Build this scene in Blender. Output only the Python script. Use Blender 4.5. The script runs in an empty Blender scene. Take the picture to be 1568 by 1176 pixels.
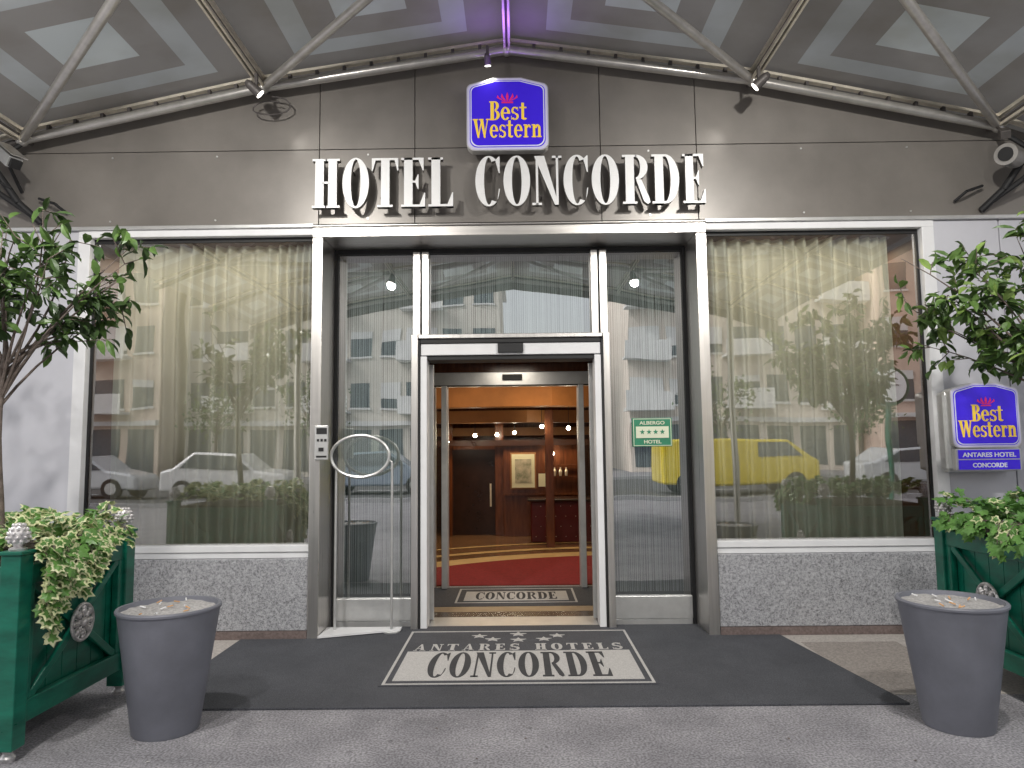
import bpy, math, random
from mathutils import Vector, Matrix
random.seed(7)
scene = bpy.context.scene
scene.view_settings.view_transform = 'Standard'
try: scene.view_settings.look = 'None'
except Exception: pass
scene.view_settings.exposure = 0

# ------------------------------------------------------------------ materials
def nodes_of(m):
    m.use_nodes = True
    return m.node_tree.nodes, m.node_tree.links

def mat(name, col, rough=0.6, metal=0.0, amt=0.15, scale=6.0, bump=0.0, bscale=None, stretch=None,
        emit=None, estr=0.0, col2=None, detail=6.0, spec=0.5, coat=0.0, rvar=0.0):
    m = bpy.data.materials.new(name)
    n, l = nodes_of(m)
    b = n['Principled BSDF']
    b.inputs['Roughness'].default_value = rough
    b.inputs['Metallic'].default_value = metal
    b.inputs['Specular IOR Level'].default_value = spec
    b.inputs['Coat Weight'].default_value = coat
    tc = n.new('ShaderNodeTexCoord'); mp = n.new('ShaderNodeMapping')
    l.new(tc.outputs['Object'], mp.inputs['Vector'])
    if stretch: mp.inputs['Scale'].default_value = stretch
    no = n.new('ShaderNodeTexNoise'); no.inputs['Scale'].default_value = scale
    no.inputs['Detail'].default_value = detail; no.inputs['Roughness'].default_value = 0.6
    l.new(mp.outputs[0], no.inputs['Vector'])
    cr = n.new('ShaderNodeValToRGB')
    c = col; d = col2 if col2 else tuple(min(1, x*(1+amt)) for x in col)
    a = col if col2 else tuple(x*(1-amt) for x in col)
    cr.color_ramp.elements[0].position = 0.32; cr.color_ramp.elements[1].position = 0.68
    cr.color_ramp.elements[0].color = (*a, 1); cr.color_ramp.elements[1].color = (*d, 1)
    l.new(no.outputs['Fac'], cr.inputs['Fac'])
    l.new(cr.outputs['Color'], b.inputs['Base Color'])
    if rvar:
        mr = n.new('ShaderNodeMapRange')
        mr.inputs['To Min'].default_value = max(0, rough-rvar); mr.inputs['To Max'].default_value = rough+rvar
        l.new(no.outputs['Fac'], mr.inputs['Value']); l.new(mr.outputs[0], b.inputs['Roughness'])
    if bump:
        n2 = n.new('ShaderNodeTexNoise'); n2.inputs['Scale'].default_value = bscale or scale*4
        n2.inputs['Detail'].default_value = 5
        l.new(mp.outputs[0], n2.inputs['Vector'])
        bp = n.new('ShaderNodeBump'); bp.inputs['Strength'].default_value = bump
        bp.inputs['Distance'].default_value = 0.01
        l.new(n2.outputs['Fac'], bp.inputs['Height']); l.new(bp.outputs[0], b.inputs['Normal'])
    if emit:
        b.inputs['Emission Color'].default_value = (*emit, 1)
        b.inputs['Emission Strength'].default_value = estr
    return m

def glassmat(name, tint=(0.9, 0.93, 0.92), base=0.2, rough=0.0, wav=.25):
    m = bpy.data.materials.new(name); n, l = nodes_of(m)
    for x in list(n): n.remove(x)
    o = n.new('ShaderNodeOutputMaterial'); t = n.new('ShaderNodeBsdfTransparent'); g = n.new('ShaderNodeBsdfGlossy')
    t.inputs['Color'].default_value = (*tint, 1); g.inputs['Roughness'].default_value = rough
    g.inputs['Color'].default_value = (1, 1, 1, 1)
    f = n.new('ShaderNodeFresnel'); f.inputs['IOR'].default_value = 1.5
    ad = n.new('ShaderNodeMath'); ad.operation = 'ADD'; ad.use_clamp = True; ad.inputs[1].default_value = base
    l.new(f.outputs[0], ad.inputs[0])
    mx = n.new('ShaderNodeMixShader'); l.new(ad.outputs[0], mx.inputs[0]); l.new(t.outputs[0], mx.inputs[1]); l.new(g.outputs[0], mx.inputs[2])
    tc = n.new('ShaderNodeTexCoord'); no = n.new('ShaderNodeTexNoise'); no.inputs['Scale'].default_value = 1.2
    no.inputs['Detail'].default_value = 1
    l.new(tc.outputs['Object'], no.inputs['Vector'])
    bp = n.new('ShaderNodeBump'); bp.inputs['Strength'].default_value = wav; bp.inputs['Distance'].default_value = 0.02
    l.new(no.outputs['Fac'], bp.inputs['Height']); l.new(bp.outputs[0], g.inputs['Normal'])
    l.new(mx.outputs[0], o.inputs['Surface'])
    return m

M = {}
M['steel'] = mat('brushed_steel', (0.68, 0.655, 0.625), 0.30, 0.95, 0.08, 3, bump=0.04, bscale=60, stretch=(14, 14, 0.4), rvar=0.07)
M['steelh'] = mat('brushed_steel_h', (0.64, 0.615, 0.585), 0.32, 0.95, 0.08, 3, bump=0.04, bscale=60, stretch=(0.4, 14, 14), rvar=0.07)
M['tube'] = mat('tube_paint', (0.52, 0.50, 0.47), 0.28, 0.65, 0.12, 10)
M['tubed'] = mat('tube_dark', (0.10, 0.09, 0.085), 0.5, 0.3, 0.2, 10)
M['gold'] = mat('gilded_edge', (0.80, 0.74, 0.62), 0.35, 0.4, 0.15, 10)
M['fascia'] = mat('fascia_stone', (0.215, 0.198, 0.180), 0.34, 0.2, 0.16, 1.2, bump=0.04, bscale=60, rvar=0.08)
M['seam'] = mat('seam_dark', (0.02, 0.018, 0.016), 0.9)
M['white'] = mat('white_metal', (0.76, 0.76, 0.77), 0.4, 0.0, 0.05, 4)
M['panel'] = mat('white_panel', (0.54, 0.54, 0.58), 0.45, 0.0, 0.06, 1.5)
M['facade'] = mat('light_render', (0.70, 0.70, 0.70), 0.7, 0.0, 0.05, 1.5)
M['alu'] = mat('aluminium', (0.66, 0.66, 0.65), 0.35, 0.7, 0.08, 8)
M['black'] = mat('black_rubber', (0.012, 0.012, 0.013), 0.6)
M['brown'] = mat('brown_reveal', (0.11, 0.06, 0.04), 0.6)
M['string'] = mat('string_blind', (0.50, 0.53, 0.52), 0.8, 0, 0.1, 5)
M['glass'] = glassmat('window_glass', (0.92, 0.94, 0.90), 0.25, wav=.12)
M['glassd'] = glassmat('door_glass', (0.87, 0.93, 0.91), 0.38, wav=.12)
M['glassc'] = glassmat('clear_glass', (0.93, 0.96, 0.95), 0.05)

def curtainmat():
    m = bpy.data.materials.new('curtain_cloth'); n, l = nodes_of(m)
    for x in list(n): n.remove(x)
    o = n.new('ShaderNodeOutputMaterial'); d = n.new('ShaderNodeBsdfDiffuse'); t = n.new('ShaderNodeBsdfTranslucent'); mx = n.new('ShaderNodeMixShader')
    tc = n.new('ShaderNodeTexCoord'); no = n.new('ShaderNodeTexNoise'); no.inputs['Scale'].default_value = 2.5; no.inputs['Detail'].default_value = 5
    mp = n.new('ShaderNodeMapping'); mp.inputs['Scale'].default_value = (6, 1, .5)
    l.new(tc.outputs['Object'], mp.inputs[0]); l.new(mp.outputs[0], no.inputs[0])
    cr = n.new('ShaderNodeValToRGB'); cr.color_ramp.elements[0].position = .3; cr.color_ramp.elements[1].position = .7
    cr.color_ramp.elements[0].color = (.58, .57, .50, 1); cr.color_ramp.elements[1].color = (.72, .71, .63, 1)
    l.new(no.outputs['Fac'], cr.inputs[0]); l.new(cr.outputs[0], d.inputs[0]); l.new(cr.outputs[0], t.inputs[0])
    mx.inputs[0].default_value = .25; l.new(d.outputs[0], mx.inputs[1]); l.new(t.outputs[0], mx.inputs[2]); l.new(mx.outputs[0], o.inputs[0])
    return m
M['curtain'] = curtainmat()

def granite():
    m = bpy.data.materials.new('granite'); n, l = nodes_of(m); b = n['Principled BSDF']
    b.inputs['Roughness'].default_value = 0.45
    tc = n.new('ShaderNodeTexCoord')
    v = n.new('ShaderNodeTexVoronoi'); v.inputs['Scale'].default_value = 190; l.new(tc.outputs['Object'], v.inputs['Vector'])
    no = n.new('ShaderNodeTexNoise'); no.inputs['Scale'].default_value = 45; no.inputs['Detail'].default_value = 8
    l.new(tc.outputs['Object'], no.inputs['Vector'])
    mx = n.new('ShaderNodeMix'); mx.data_type = 'FLOAT'; mx.inputs[0].default_value = 0.66
    sp = n.new('ShaderNodeSeparateColor'); l.new(v.outputs['Color'], sp.inputs[0])
    l.new(sp.outputs[0], mx.inputs[2]); l.new(no.outputs['Fac'], mx.inputs[3])
    cr = n.new('ShaderNodeValToRGB'); e = cr.color_ramp.elements
    e[0].position = 0.30; e[0].color = (0.14, 0.14, 0.15, 1); e[1].position = 0.74; e[1].color = (0.52, 0.52, 0.54, 1)
    k = e.new(0.45); k.color = (0.31, 0.31, 0.325, 1)
    l.new(mx.outputs[0], cr.inputs['Fac']); l.new(cr.outputs[0], b.inputs['Base Color'])
    return m
M['granite'] = granite()
M['plinth'] = mat('plinth_stone', (0.17, 0.13, 0.12), 0.5, 0, 0.3, 60)

def asphalt(name, a, d, sc=90, stain=1.0, wear=0.0):
    m = bpy.data.materials.new(name); n, l = nodes_of(m); b = n['Principled BSDF']
    b.inputs['Roughness'].default_value = 0.85
    tc = n.new('ShaderNodeTexCoord')
    n1 = n.new('ShaderNodeTexNoise'); n1.inputs['Scale'].default_value = 1.6; n1.inputs['Detail'].default_value = 9; n1.inputs['Roughness'].default_value = .72
    n2 = n.new('ShaderNodeTexNoise'); n2.inputs['Scale'].default_value = sc; n2.inputs['Detail'].default_value = 4
    v = n.new('ShaderNodeTexVoronoi'); v.inputs['Scale'].default_value = 5; v.inputs['Randomness'].default_value = 1
    for x in (n1, n2, v): l.new(tc.outputs['Object'], x.inputs['Vector'])
    c1 = n.new('ShaderNodeValToRGB'); c1.color_ramp.elements[0].position = .34; c1.color_ramp.elements[1].position = .66
    c1.color_ramp.elements[0].color = (*a, 1); c1.color_ramp.elements[1].color = (*d, 1)
    l.new(n1.outputs['Fac'], c1.inputs[0])
    c2 = n.new('ShaderNodeValToRGB'); c2.color_ramp.elements[0].position = .38; c2.color_ramp.elements[1].position = .62
    c2.color_ramp.elements[0].color = (.58, .58, .58, 1); c2.color_ramp.elements[1].color = (1.25, 1.25, 1.25, 1)
    l.new(n2.outputs['Fac'], c2.inputs[0])
    c3 = n.new('ShaderNodeValToRGB'); c3.color_ramp.elements[0].position = .05; c3.color_ramp.elements[1].position = .09
    c3.color_ramp.elements[0].color = (.55, .55, .55, 1); c3.color_ramp.elements[1].color = (1, 1, 1, 1)
    l.new(v.outputs['Distance'], c3.inputs[0])
    m1 = n.new('ShaderNodeMix'); m1.data_type = 'RGBA'; m1.blend_type = 'MULTIPLY'; m1.inputs[0].default_value = 1
    l.new(c1.outputs[0], m1.inputs[6]); l.new(c2.outputs[0], m1.inputs[7])
    m2 = n.new('ShaderNodeMix'); m2.data_type = 'RGBA'; m2.blend_type = 'MULTIPLY'; m2.inputs[0].default_value = .8*stain
    l.new(m1.outputs[2], m2.inputs[6]); l.new(c3.outputs[0], m2.inputs[7])
    out = m2.outputs[2]
    if wear:
        n4 = n.new('ShaderNodeTexNoise'); n4.inputs['Scale'].default_value = 1.1; n4.inputs['Detail'].default_value = 7; n4.inputs['Distortion'].default_value = 1.2
        l.new(tc.outputs['Object'], n4.inputs['Vector'])
        c4 = n.new('ShaderNodeValToRGB'); c4.color_ramp.elements[0].position = .38; c4.color_ramp.elements[1].position = .50
        c4.color_ramp.elements[0].color = (.72, .72, .73, 1); c4.color_ramp.elements[1].color = (1, 1, 1, 1)
        l.new(n4.outputs['Fac'], c4.inputs[0])
        mm_ = n.new('ShaderNodeMix'); mm_.data_type = 'RGBA'; mm_.blend_type = 'MULTIPLY'; mm_.inputs[0].default_value = wear
        l.new(out, mm_.inputs[6]); l.new(c4.outputs[0], mm_.inputs[7]); out = mm_.outputs[2]
    l.new(out, b.inputs['Base Color'])
    bp = n.new('ShaderNodeBump'); bp.inputs['Strength'].default_value = .4; bp.inputs['Distance'].default_value = .006
    l.new(n2.outputs['Fac'], bp.inputs['Height']); l.new(bp.outputs[0], b.inputs['Normal'])
    return m
M['ground'] = asphalt('pavement_asphalt', (0.225, 0.218, 0.235), (0.35, 0.34, 0.36), 80, 1, .7)
M['road'] = asphalt('road_asphalt', (0.08, 0.08, 0.082), (0.12, 0.12, 0.122))
M['carpet'] = asphalt('door_carpet', (0.052, 0.054, 0.063), (0.076, 0.079, 0.091), 170, .2)
M['mattext'] = mat('mat_dark', (0.045, 0.045, 0.048), .95)
M['carpetl'] = mat('mat_light', (0.48, 0.465, 0.45), 0.95, 0, 0.25, 160, bump=.3)
M['tan'] = mat('tan_grit', (0.42, 0.385, 0.355), 0.9, 0, 0.25, 60, bump=.4)
M['tand'] = mat('grating', (0.30, 0.27, 0.25), 0.8, 0, 0.25, 60)
M['green'] = mat('green_paint', (0.004, 0.125, 0.080), 0.32, 0, 0.30, 5, bump=.06, stretch=(1, 1, 3), rvar=.1)
M['greend'] = mat('green_dark', (0.003, 0.04, 0.026), 0.6)
M['silver'] = mat('silver_finial', (0.60, 0.58, 0.58), 0.4, 0.6, 0.35, 30)
M['pot'] = mat('pot_grey', (0.165, 0.17, 0.20), 0.5, 0, 0.16, 3, bump=.06, bscale=20, rvar=.12)
M['sand'] = mat('sand', (0.44, 0.425, 0.42), 0.95, 0, 0.3, 60, bump=.8)
M['butt'] = mat('stub', (0.6, 0.35, 0.18), 0.9)
M['bark'] = mat('bark', (0.14, 0.11, 0.095), 0.9, 0, 0.35, 30, bump=.5)
M['soil'] = mat('soil', (0.04, 0.03, 0.02), 0.95, 0, 0.3, 40, bump=.6)
def leafmat(name, a, d, rough=.4, tr=.25):
    m = mat(name, a, rough, 0, col2=d, scale=9)
    n, l = nodes_of(m); b = n['Principled BSDF']; o = n['Material Output']
    t = n.new('ShaderNodeBsdfTranslucent'); cr = [x for x in n if x.type == 'VALTORGB'][0]
    l.new(cr.outputs[0], t.inputs[0]); mx = n.new('ShaderNodeMixShader'); mx.inputs[0].default_value = tr
    l.new(b.outputs[0], mx.inputs[1]); l.new(t.outputs[0], mx.inputs[2]); l.new(mx.outputs[0], o.inputs[0])
    return m
M['leaf1'] = leafmat('leaf_dark', (0.030, 0.062, 0.020), (0.06, 0.11, 0.03))
M['leaf2'] = leafmat('leaf_mid', (0.06, 0.12, 0.03), (0.12, 0.21, 0.05))
M['leaf3'] = leafmat('leaf_light', (0.14, 0.24, 0.05), (0.24, 0.34, 0.09))
M['ivyc'] = leafmat('ivy_cream', (0.56, 0.60, 0.30), (0.72, 0.72, 0.46))
M['ivyg'] = leafmat('ivy_green', (0.07, 0.18, 0.035), (0.16, 0.33, 0.08))
M['signlilac'] = mat('sign_border', (0.62, 0.60, 0.78), 0.3, emit=(0.7, 0.66, 0.95), estr=0.15, amt=.03)
M['signblue'] = mat('sign_blue', (0.04, 0.015, 0.55), 0.25, emit=(0.06, 0.02, 0.85), estr=0.32, amt=.03)
M['signyel'] = mat('sign_yellow', (0.85, 0.60, 0.06), 0.3, emit=(1, .66, .06), estr=0.3, amt=.03)
M['signpink'] = mat('sign_red', (0.65, 0.02, 0.15), 0.3, emit=(.8, .03, .2), estr=0.3, amt=.03)
M['signwhite'] = mat('sign_white', (0.8, 0.8, 0.82), 0.3, emit=(1, 1, 1), estr=0.15, amt=.03)
M['letter'] = mat('letter_white', (0.88, 0.88, 0.87), 0.35, amt=.03)
M['letterside'] = mat('letter_side', (0.25, 0.24, 0.22), 0.35, 0.6)
M['albg'] = mat('plate_green', (0.03, 0.22, 0.12), .4); M['albc'] = mat('plate_cream', (.72, .75, .58), .4, amt=.04)
M['red'] = mat('red_carpet', (0.22, 0.012, 0.016), 0.95, 0, .25, 40)
M['cream'] = mat('cream_floor', (0.62, 0.44, 0.2), 0.4, 0, .15, 3)
M['woodf'] = mat('lobby_floor', (0.20, 0.11, 0.055), 0.18, 0, .2, 2)
M['wood'] = mat('lobby_wood', (0.12, 0.040, 0.016), 0.22, 0, .35, 3, stretch=(8, 8, 1))
M['woodd'] = mat('lobby_wood_dark', (0.030, 0.014, 0.010), 0.25, 0, .3, 3)
M['ochre'] = mat('ochre_plaster', (0.34, 0.155, 0.05), 0.5, 0, .2, 2)
M['lampw'] = mat('lamp_glow', (1, .9, .7), .4, emit=(1, .88, .68), estr=80)
M['lampc'] = mat('lamp_glow_cool', (1, .97, .9), .4, emit=(1, .95, .85), estr=6)

# ------------------------------------------------------------------ mesh builder
class MB:
    def __init__(s): s.v = []; s.f = []; s.m = []
    def add(s, vs, fs, mi=0):
        o = len(s.v); s.v += [tuple(p) for p in vs]
        for f in fs: s.f.append(tuple(i+o for i in f)); s.m.append(mi)
    def box(s, x0, x1, y0, y1, z0, z1, mi=0):
        s.add([(x0,y0,z0),(x1,y0,z0),(x1,y1,z0),(x0,y1,z0),(x0,y0,z1),(x1,y0,z1),(x1,y1,z1),(x0,y1,z1)],
              [(0,3,2,1),(4,5,6,7),(0,1,5,4),(1,2,6,5),(2,3,7,6),(3,0,4,7)], mi)
    def bar(s, p, q, w, h, mi=0, up=(0,0,1)):
        p = Vector(p); q = Vector(q); d = (q-p).normalized(); u = Vector(up)
        a = d.cross(u).normalized()*w/2; b = a.cross(d).normalized()*h/2
        vs = [p-a-b, p+a-b, p+a+b, p-a+b, q-a-b, q+a-b, q+a+b, q-a+b]
        s.add(vs, [(0,3,2,1),(4,5,6,7),(0,1,5,4),(1,2,6,5),(2,3,7,6),(3,0,4,7)], mi)
    def tube(s, p, q, r0, r1=None, n=10, mi=0, cap=True):
        r1 = r0 if r1 is None else r1
        p = Vector(p); q = Vector(q); d = (q-p)
        if d.length < 1e-6: return
        d.normalize(); u = Vector((0,0,1)) if abs(d.z) < .9 else Vector((1,0,0))
        a = d.cross(u).normalized(); b = d.cross(a)
        vs = []
        for c, r in ((p, r0), (q, r1)):
            for i in range(n):
                t = 2*math.pi*i/n; vs.append(c + a*math.cos(t)*r + b*math.sin(t)*r)
        fs = [(i, (i+1) % n, n+(i+1) % n, n+i) for i in range(n)]
        if cap: fs += [tuple(range(n-1, -1, -1)), tuple(range(n, 2*n))]
        s.add(vs, fs, mi)
    def path(s, pts, r, n=10, mi=0):
        for a, b in zip(pts, pts[1:]): s.tube(a, b, r, r, n, mi)
    def lathe(s, prof, c, n=32, mi=0):
        vs = []
        for r, z in prof:
            for i in range(n):
                t = 2*math.pi*i/n; vs.append((c[0]+r*math.cos(t), c[1]+r*math.sin(t), c[2]+z))
        fs = []
        for k in range(len(prof)-1):
            for i in range(n):
                j = (i+1) % n; fs.append((k*n+i, k*n+j, (k+1)*n+j, (k+1)*n+i))
        s.add(vs, fs, mi)
    def prism(s, pts, z0, z1, mi=0, mis=None):
        n = len(pts)
        s.add([(x,y,z0) for x,y in pts]+[(x,y,z1) for x,y in pts], [tuple(range(n,2*n))], mi)
        o = len(s.v)-2*n
        for i in range(n):
            j = (i+1) % n; s.f.append((o+i,o+j,o+n+j,o+n+i)); s.m.append(mi if mis is None else mis)
        s.f.append(tuple(o+i for i in range(n-1,-1,-1))); s.m.append(mi if mis is None else mis)
    def ball(s, c, r, n=12, mi=0, sq=(1,1,1)):
        prof = [(r*math.sin(math.pi*k/8)+1e-5, -r*math.cos(math.pi*k/8)) for k in range(9)]
        o = len(s.v); s.lathe(prof, (0,0,0), n, mi)
        for i in range(o, len(s.v)):
            x,y,z = s.v[i]; s.v[i] = (c[0]+x*sq[0], c[1]+y*sq[1], c[2]+z*sq[2])
    def xf(s, mtx, o=0):
        for i in range(o, len(s.v)): s.v[i] = tuple(mtx @ Vector(s.v[i]))
    def obj(s, name, mats, parent=None, smooth=False, bevel=0, mtx=None):
        me = bpy.data.meshes.new(name); me.from_pydata(s.v, [], s.f); me.update()
        for m in mats: me.materials.append(m)
        me.polygons.foreach_set('material_index', s.m)
        if smooth: me.polygons.foreach_set('use_smooth', [True]*len(me.polygons))
        ob = bpy.data.objects.new(name, me); scene.collection.objects.link(ob)
        if parent: ob.parent = parent
        if mtx: ob.matrix_local = mtx
        if bevel:
            b = ob.modifiers.new('bevel', 'BEVEL'); b.width = bevel; b.segments = 2; b.limit_method = 'ANGLE'
        if smooth:
            w = ob.modifiers.new('es', 'EDGE_SPLIT'); w.split_angle = math.radians(40)
        return ob

def empty(name, loc=(0,0,0)):
    e = bpy.data.objects.new(name, None); e.location = loc; scene.collection.objects.link(e); return e
def quick(name, boxes, mats, parent=None, bevel=0):
    b = MB()
    for t in boxes: b.box(*t[:6], t[6] if len(t) > 6 else 0)
    return b.obj(name, mats, parent, bevel=bevel)

# ------------------------------------------------------------------ serif lettering
def band(cx, cy, rx, ry, tx, ty, a0, a1, n=28):
    out = []
    for i in range(n):
        t0 = math.radians(a0+(a1-a0)*i/n); t1 = math.radians(a0+(a1-a0)*(i+1)/n)
        P = lambda r, q, t: (cx+r*math.cos(t), cy+q*math.sin(t))
        out.append([P(rx-tx, ry-ty, t0), P(rx, ry, t0), P(rx, ry, t1), P(rx-tx, ry-ty, t1)])
    return out
def B(x0, y0, x1, y1): return [[(x0,y0),(x1,y0),(x1,y1),(x0,y1)]]
ST, HL = .175, .045
def serif(cx, w, y, top=False):
    return B(cx-w/2, y-HL if top else y, cx+w/2, y if top else y+HL)
def glyph(ch):
    g = []
    if ch == 'H':
        for x in (.06, .56-.06-ST): g += B(x, 0, x+ST, 1); g += serif(x+ST/2, ST+.12, 0); g += serif(x+ST/2, ST+.12, 1, True)
        g += B(.2, .49, .36, .535); return g, .56
    if ch == 'O': return band(.275, .5, .275, .515, ST, .035, 0, 360, 40), .55
    if ch == 'T':
        g += B(.19, 0, .19+ST, 1); g += serif(.272, ST+.14, 0); g += B(0, 1-HL, .545, 1)
        g += [[(0, .74), (.02, .74), (.09, 1), (0, 1)], [(.525, .74), (.545, .74), (.545, 1), (.455, 1)]]; return g, .545
    if ch in 'EL':
        g += B(.06, 0, .06+ST, 1); g += B(0, 0, .49, HL)
        g += [[(.49, 0), (.49, .28), (.47, .28), (.36, 0)]]
        if ch == 'L': g += serif(.14, ST+.12, 1, True)
        else:
            g += B(0, 1-HL, .46, 1); g += [[(.46, 1), (.34, 1), (.44, .74), (.46, .74)]]
            g += B(.2, .49, .34, .53); g += [[(.34, .36), (.355, .36), (.355, .66), (.34, .66), (.28, .51)]]
        return g, .5
    if ch == 'C':
        g += band(.27, .5, .27, .515, ST, .035, 55, 305, 32)
        g += [[(.40, .93), (.47, 1), (.49, 1), (.49, .66), (.47, .66)], [(.44, .12), (.47, .34), (.49, .34), (.47, .2), (.41, .04)]]
        return g, .5
    if ch == 'N':
        g += B(.06, 0, .06+HL, 1); g += B(.46, 0, .46+HL, 1); g += [[(.03, 1), (.23, 1), (.505, 0), (.43, 0)]]
        g += serif(.08, .19, 0); g += serif(.48, .19, 1, True); return g, .56
    if ch in 'RPDB':
        g += B(.06, 0, .06+ST, 1); g += B(0, 0, .29, HL); g += B(0, 1-HL, .29, 1)
        if ch == 'D': g += band(.27, .5, .285, .5, ST, HL, -90, 90); return g, .56
        if ch == 'B': g += band(.27, .76, .22, .24, .15, HL, -90, 90, 16); g += band(.27, .26, .26, .26, .16, HL, -90, 90, 16); return g, .55
        g += band(.27, .745, .24, .255, .15, HL, -90, 90, 18)
        g += [[(.27, .5), (.38, .49), (.53, .12), (.55, .03), (.50, -.01), (.42, .05)]]; return g, .57
    if ch == 'A':
        g += [[(.06, 0), (.10, 0), (.29, .92), (.27, 1)], [(.26, 1), (.34, 1), (.53, 0), (.35, 0)]]
        g += B(.14, .3, .40, .34); g += serif(.09, .18, 0); g += serif(.44, .28, 0); return g, .58
    if ch in 'Ss':
        g += band(.24, .73, .22, .28, .12, .08, 30, 240, 20); g += band(.24, .27, .24, .28, .14, .08, -150, 60, 20)
        g += [[(.06, .72), (.14, .56), (.44, .26), (.42, .42)]]; g += B(.41, .72, .44, .98); g += B(.0, .02, .03, .3)
        if ch == 's': return [[(x*.8, y*.68) for x, y in p] for p in g], .39
        return g, .49
    if ch == 'W':
        for x in (0, .36): g += [[(x+.02, 1), (x+.20, 1), (x+.34, .0), (x+.24, 0)]]
        for x in (.26, .60): g += [[(x, 0), (x+.06, 0), (x+.24, 1), (x+.19, 1)]]
        g += B(-.03, .95, .28, 1); g += B(.33, .95, .58, 1); g += B(.72, .95, .94, 1); return g, .90
    if ch == 'e':
        g += band(.24, .34, .24, .35, .14, .06, 0, 320, 26); g += B(.12, .34, .47, .39); return g, .50
    if ch == 't':
        g += B(.10, .05, .24, .9); g += B(0, .62, .36, .68); g += band(.25, .14, .15, .15, .14, .07, 180, 330, 10); return g, .40
    if ch == 'r':
        g += B(.06, 0, .20, .68); g += B(0, 0, .27, .05); g += B(0, .63, .1, .68); g += band(.30, .48, .12, .2, .07, .1, 10, 170, 10); return g, .43
    if ch == 'n':
        g += B(.06, 0, .20, .68); g += B(.36, 0, .50, .5); g += B(0, 0, .26, .05); g += B(.30, 0, .56, .05); g += B(0, .63, .1, .68)
        g += band(.33, .46, .17, .22, .13, .09, 0, 170, 12); return g, .58
    return [], .3
def text(name, s, h, width, mats, depth=.004, track=.07, parent=None, mtx=None, xs=None):
    adv = []; x = 0
    for c in s:
        g, w = glyph(c); adv.append(x); x += w+track
    tot = x-track; sx = width/tot
    b = MB(); k = 0
    for i, c in enumerate(s):
        g, w = glyph(c)
        for poly in g:
            if xs: pts = [(xs[i][0]+px/w*xs[i][1], py*h) for px, py in poly]
            else: pts = [((adv[i]+px)*sx, py*h) for px, py in poly]
            k = (k+1) % 3
            area = sum(pts[j][0]*pts[(j+1) % len(pts)][1]-pts[(j+1) % len(pts)][0]*pts[j][1] for j in range(len(pts)))
            if area < 0: pts = pts[::-1]
            b.prism(pts, 0, depth+k*.00025, 0, 1 if len(mats) > 1 else 0)
    return b.obj(name, mats, parent, mtx=mtx)
def sans(name, s, h, width, m, parent=None, mtx=None, depth=.002):
    cu = bpy.data.curves.new(name, 'FONT'); cu.body = s; cu.size = h*1.38; cu.extrude = depth; cu.offset = h*.03
    cu.align_x = 'CENTER'
    ob = bpy.data.objects.new(name, cu); scene.collection.objects.link(ob)
    bpy.context.view_layer.update()
    w = ob.dimensions.x or 1
    me = bpy.data.meshes.new_from_object(ob); bpy.data.objects.remove(ob)
    for v in me.vertices: v.co.x *= width/w
    me.materials.clear(); me.materials.append(m)
    o2 = bpy.data.objects.new(name, me); scene.collection.objects.link(o2)
    if parent: o2.parent = parent
    if mtx: o2.matrix_local = mtx
    return o2
def up(x, y, z): return Matrix.Translation((x, y, z)) @ Matrix.Rotation(math.radians(90), 4, 'X')
def star(cx, cy, r):
    return [(cx+(r if i % 2 == 0 else r*.42)*math.sin(math.pi*i/5), cy+(r if i % 2 == 0 else r*.42)*math.cos(math.pi*i/5)) for i in range(10)][::-1]
def lamp(name, kind, loc, e, col, parent=None, target=None, **k):
    L = bpy.data.lights.new(name, kind); L.energy = e; L.color = col
    for a, v in k.items(): setattr(L, a, v)
    o = bpy.data.objects.new(name, L); scene.collection.objects.link(o); o.location = loc
    if target: o.rotation_euler = (Vector(target)-Vector(loc)).to_track_quat('-Z', 'Y').to_euler()
    if parent: o.parent = parent
    return o

# ------------------------------------------------------------------ ground, road
quick('ground', [(-200, 200, -200, 200, -.5, 0)], [M['ground']])
rd = empty('road')
quick('asphalt_lane', [(-200, 200, -27, -14.5, 0.0, .004)], [M['road']], rd)
quick('kerb', [(-200, 200, -14.5, -14.3, .0, .13), (-200, 200, -27.2, -27, .0, .13)], [M['granite']], rd)
quick('lane_marking', [(x, x+2.5, -20.8, -20.65, .004, .008) for x in range(-60, 60, 6)], [M['white']], rd)
quick('paving', [(-3.6, -2.10, -.72, -.065, 0, .005), (2.12, 3.6, -1.45, -.065, 0, .005)], [M['tan']])
b = MB()
for i in range(52): b.box(2.20, 2.92, -1.42+i*.022, -1.411+i*.022, .005, .0085)
b.obj('drain_grating', [M['tand']])
random.seed(21); b = MB()
for i in range(34):
    x = random.uniform(-2.6, 2.8); y = random.uniform(-3.2, -.9); a = random.uniform(0, 6.28); s = random.uniform(.006, .014)
    if -2.2 < x < 2.3 and y > -1.7: y -= 1.0
    b.add([(x+s*math.cos(a), y+s*math.sin(a), .004), (x+.5*s*math.cos(a+1.6), y+.5*s*math.sin(a+1.6), .008), (x-s*math.cos(a), y-s*math.sin(a), .004), (x+.5*s*math.cos(a-1.6), y+.5*s*math.sin(a-1.6), .008)], [(0, 1, 2, 3)], i % 2)
b.obj('leaf_litter', [M['bark'], M['carpetl']])

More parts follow.
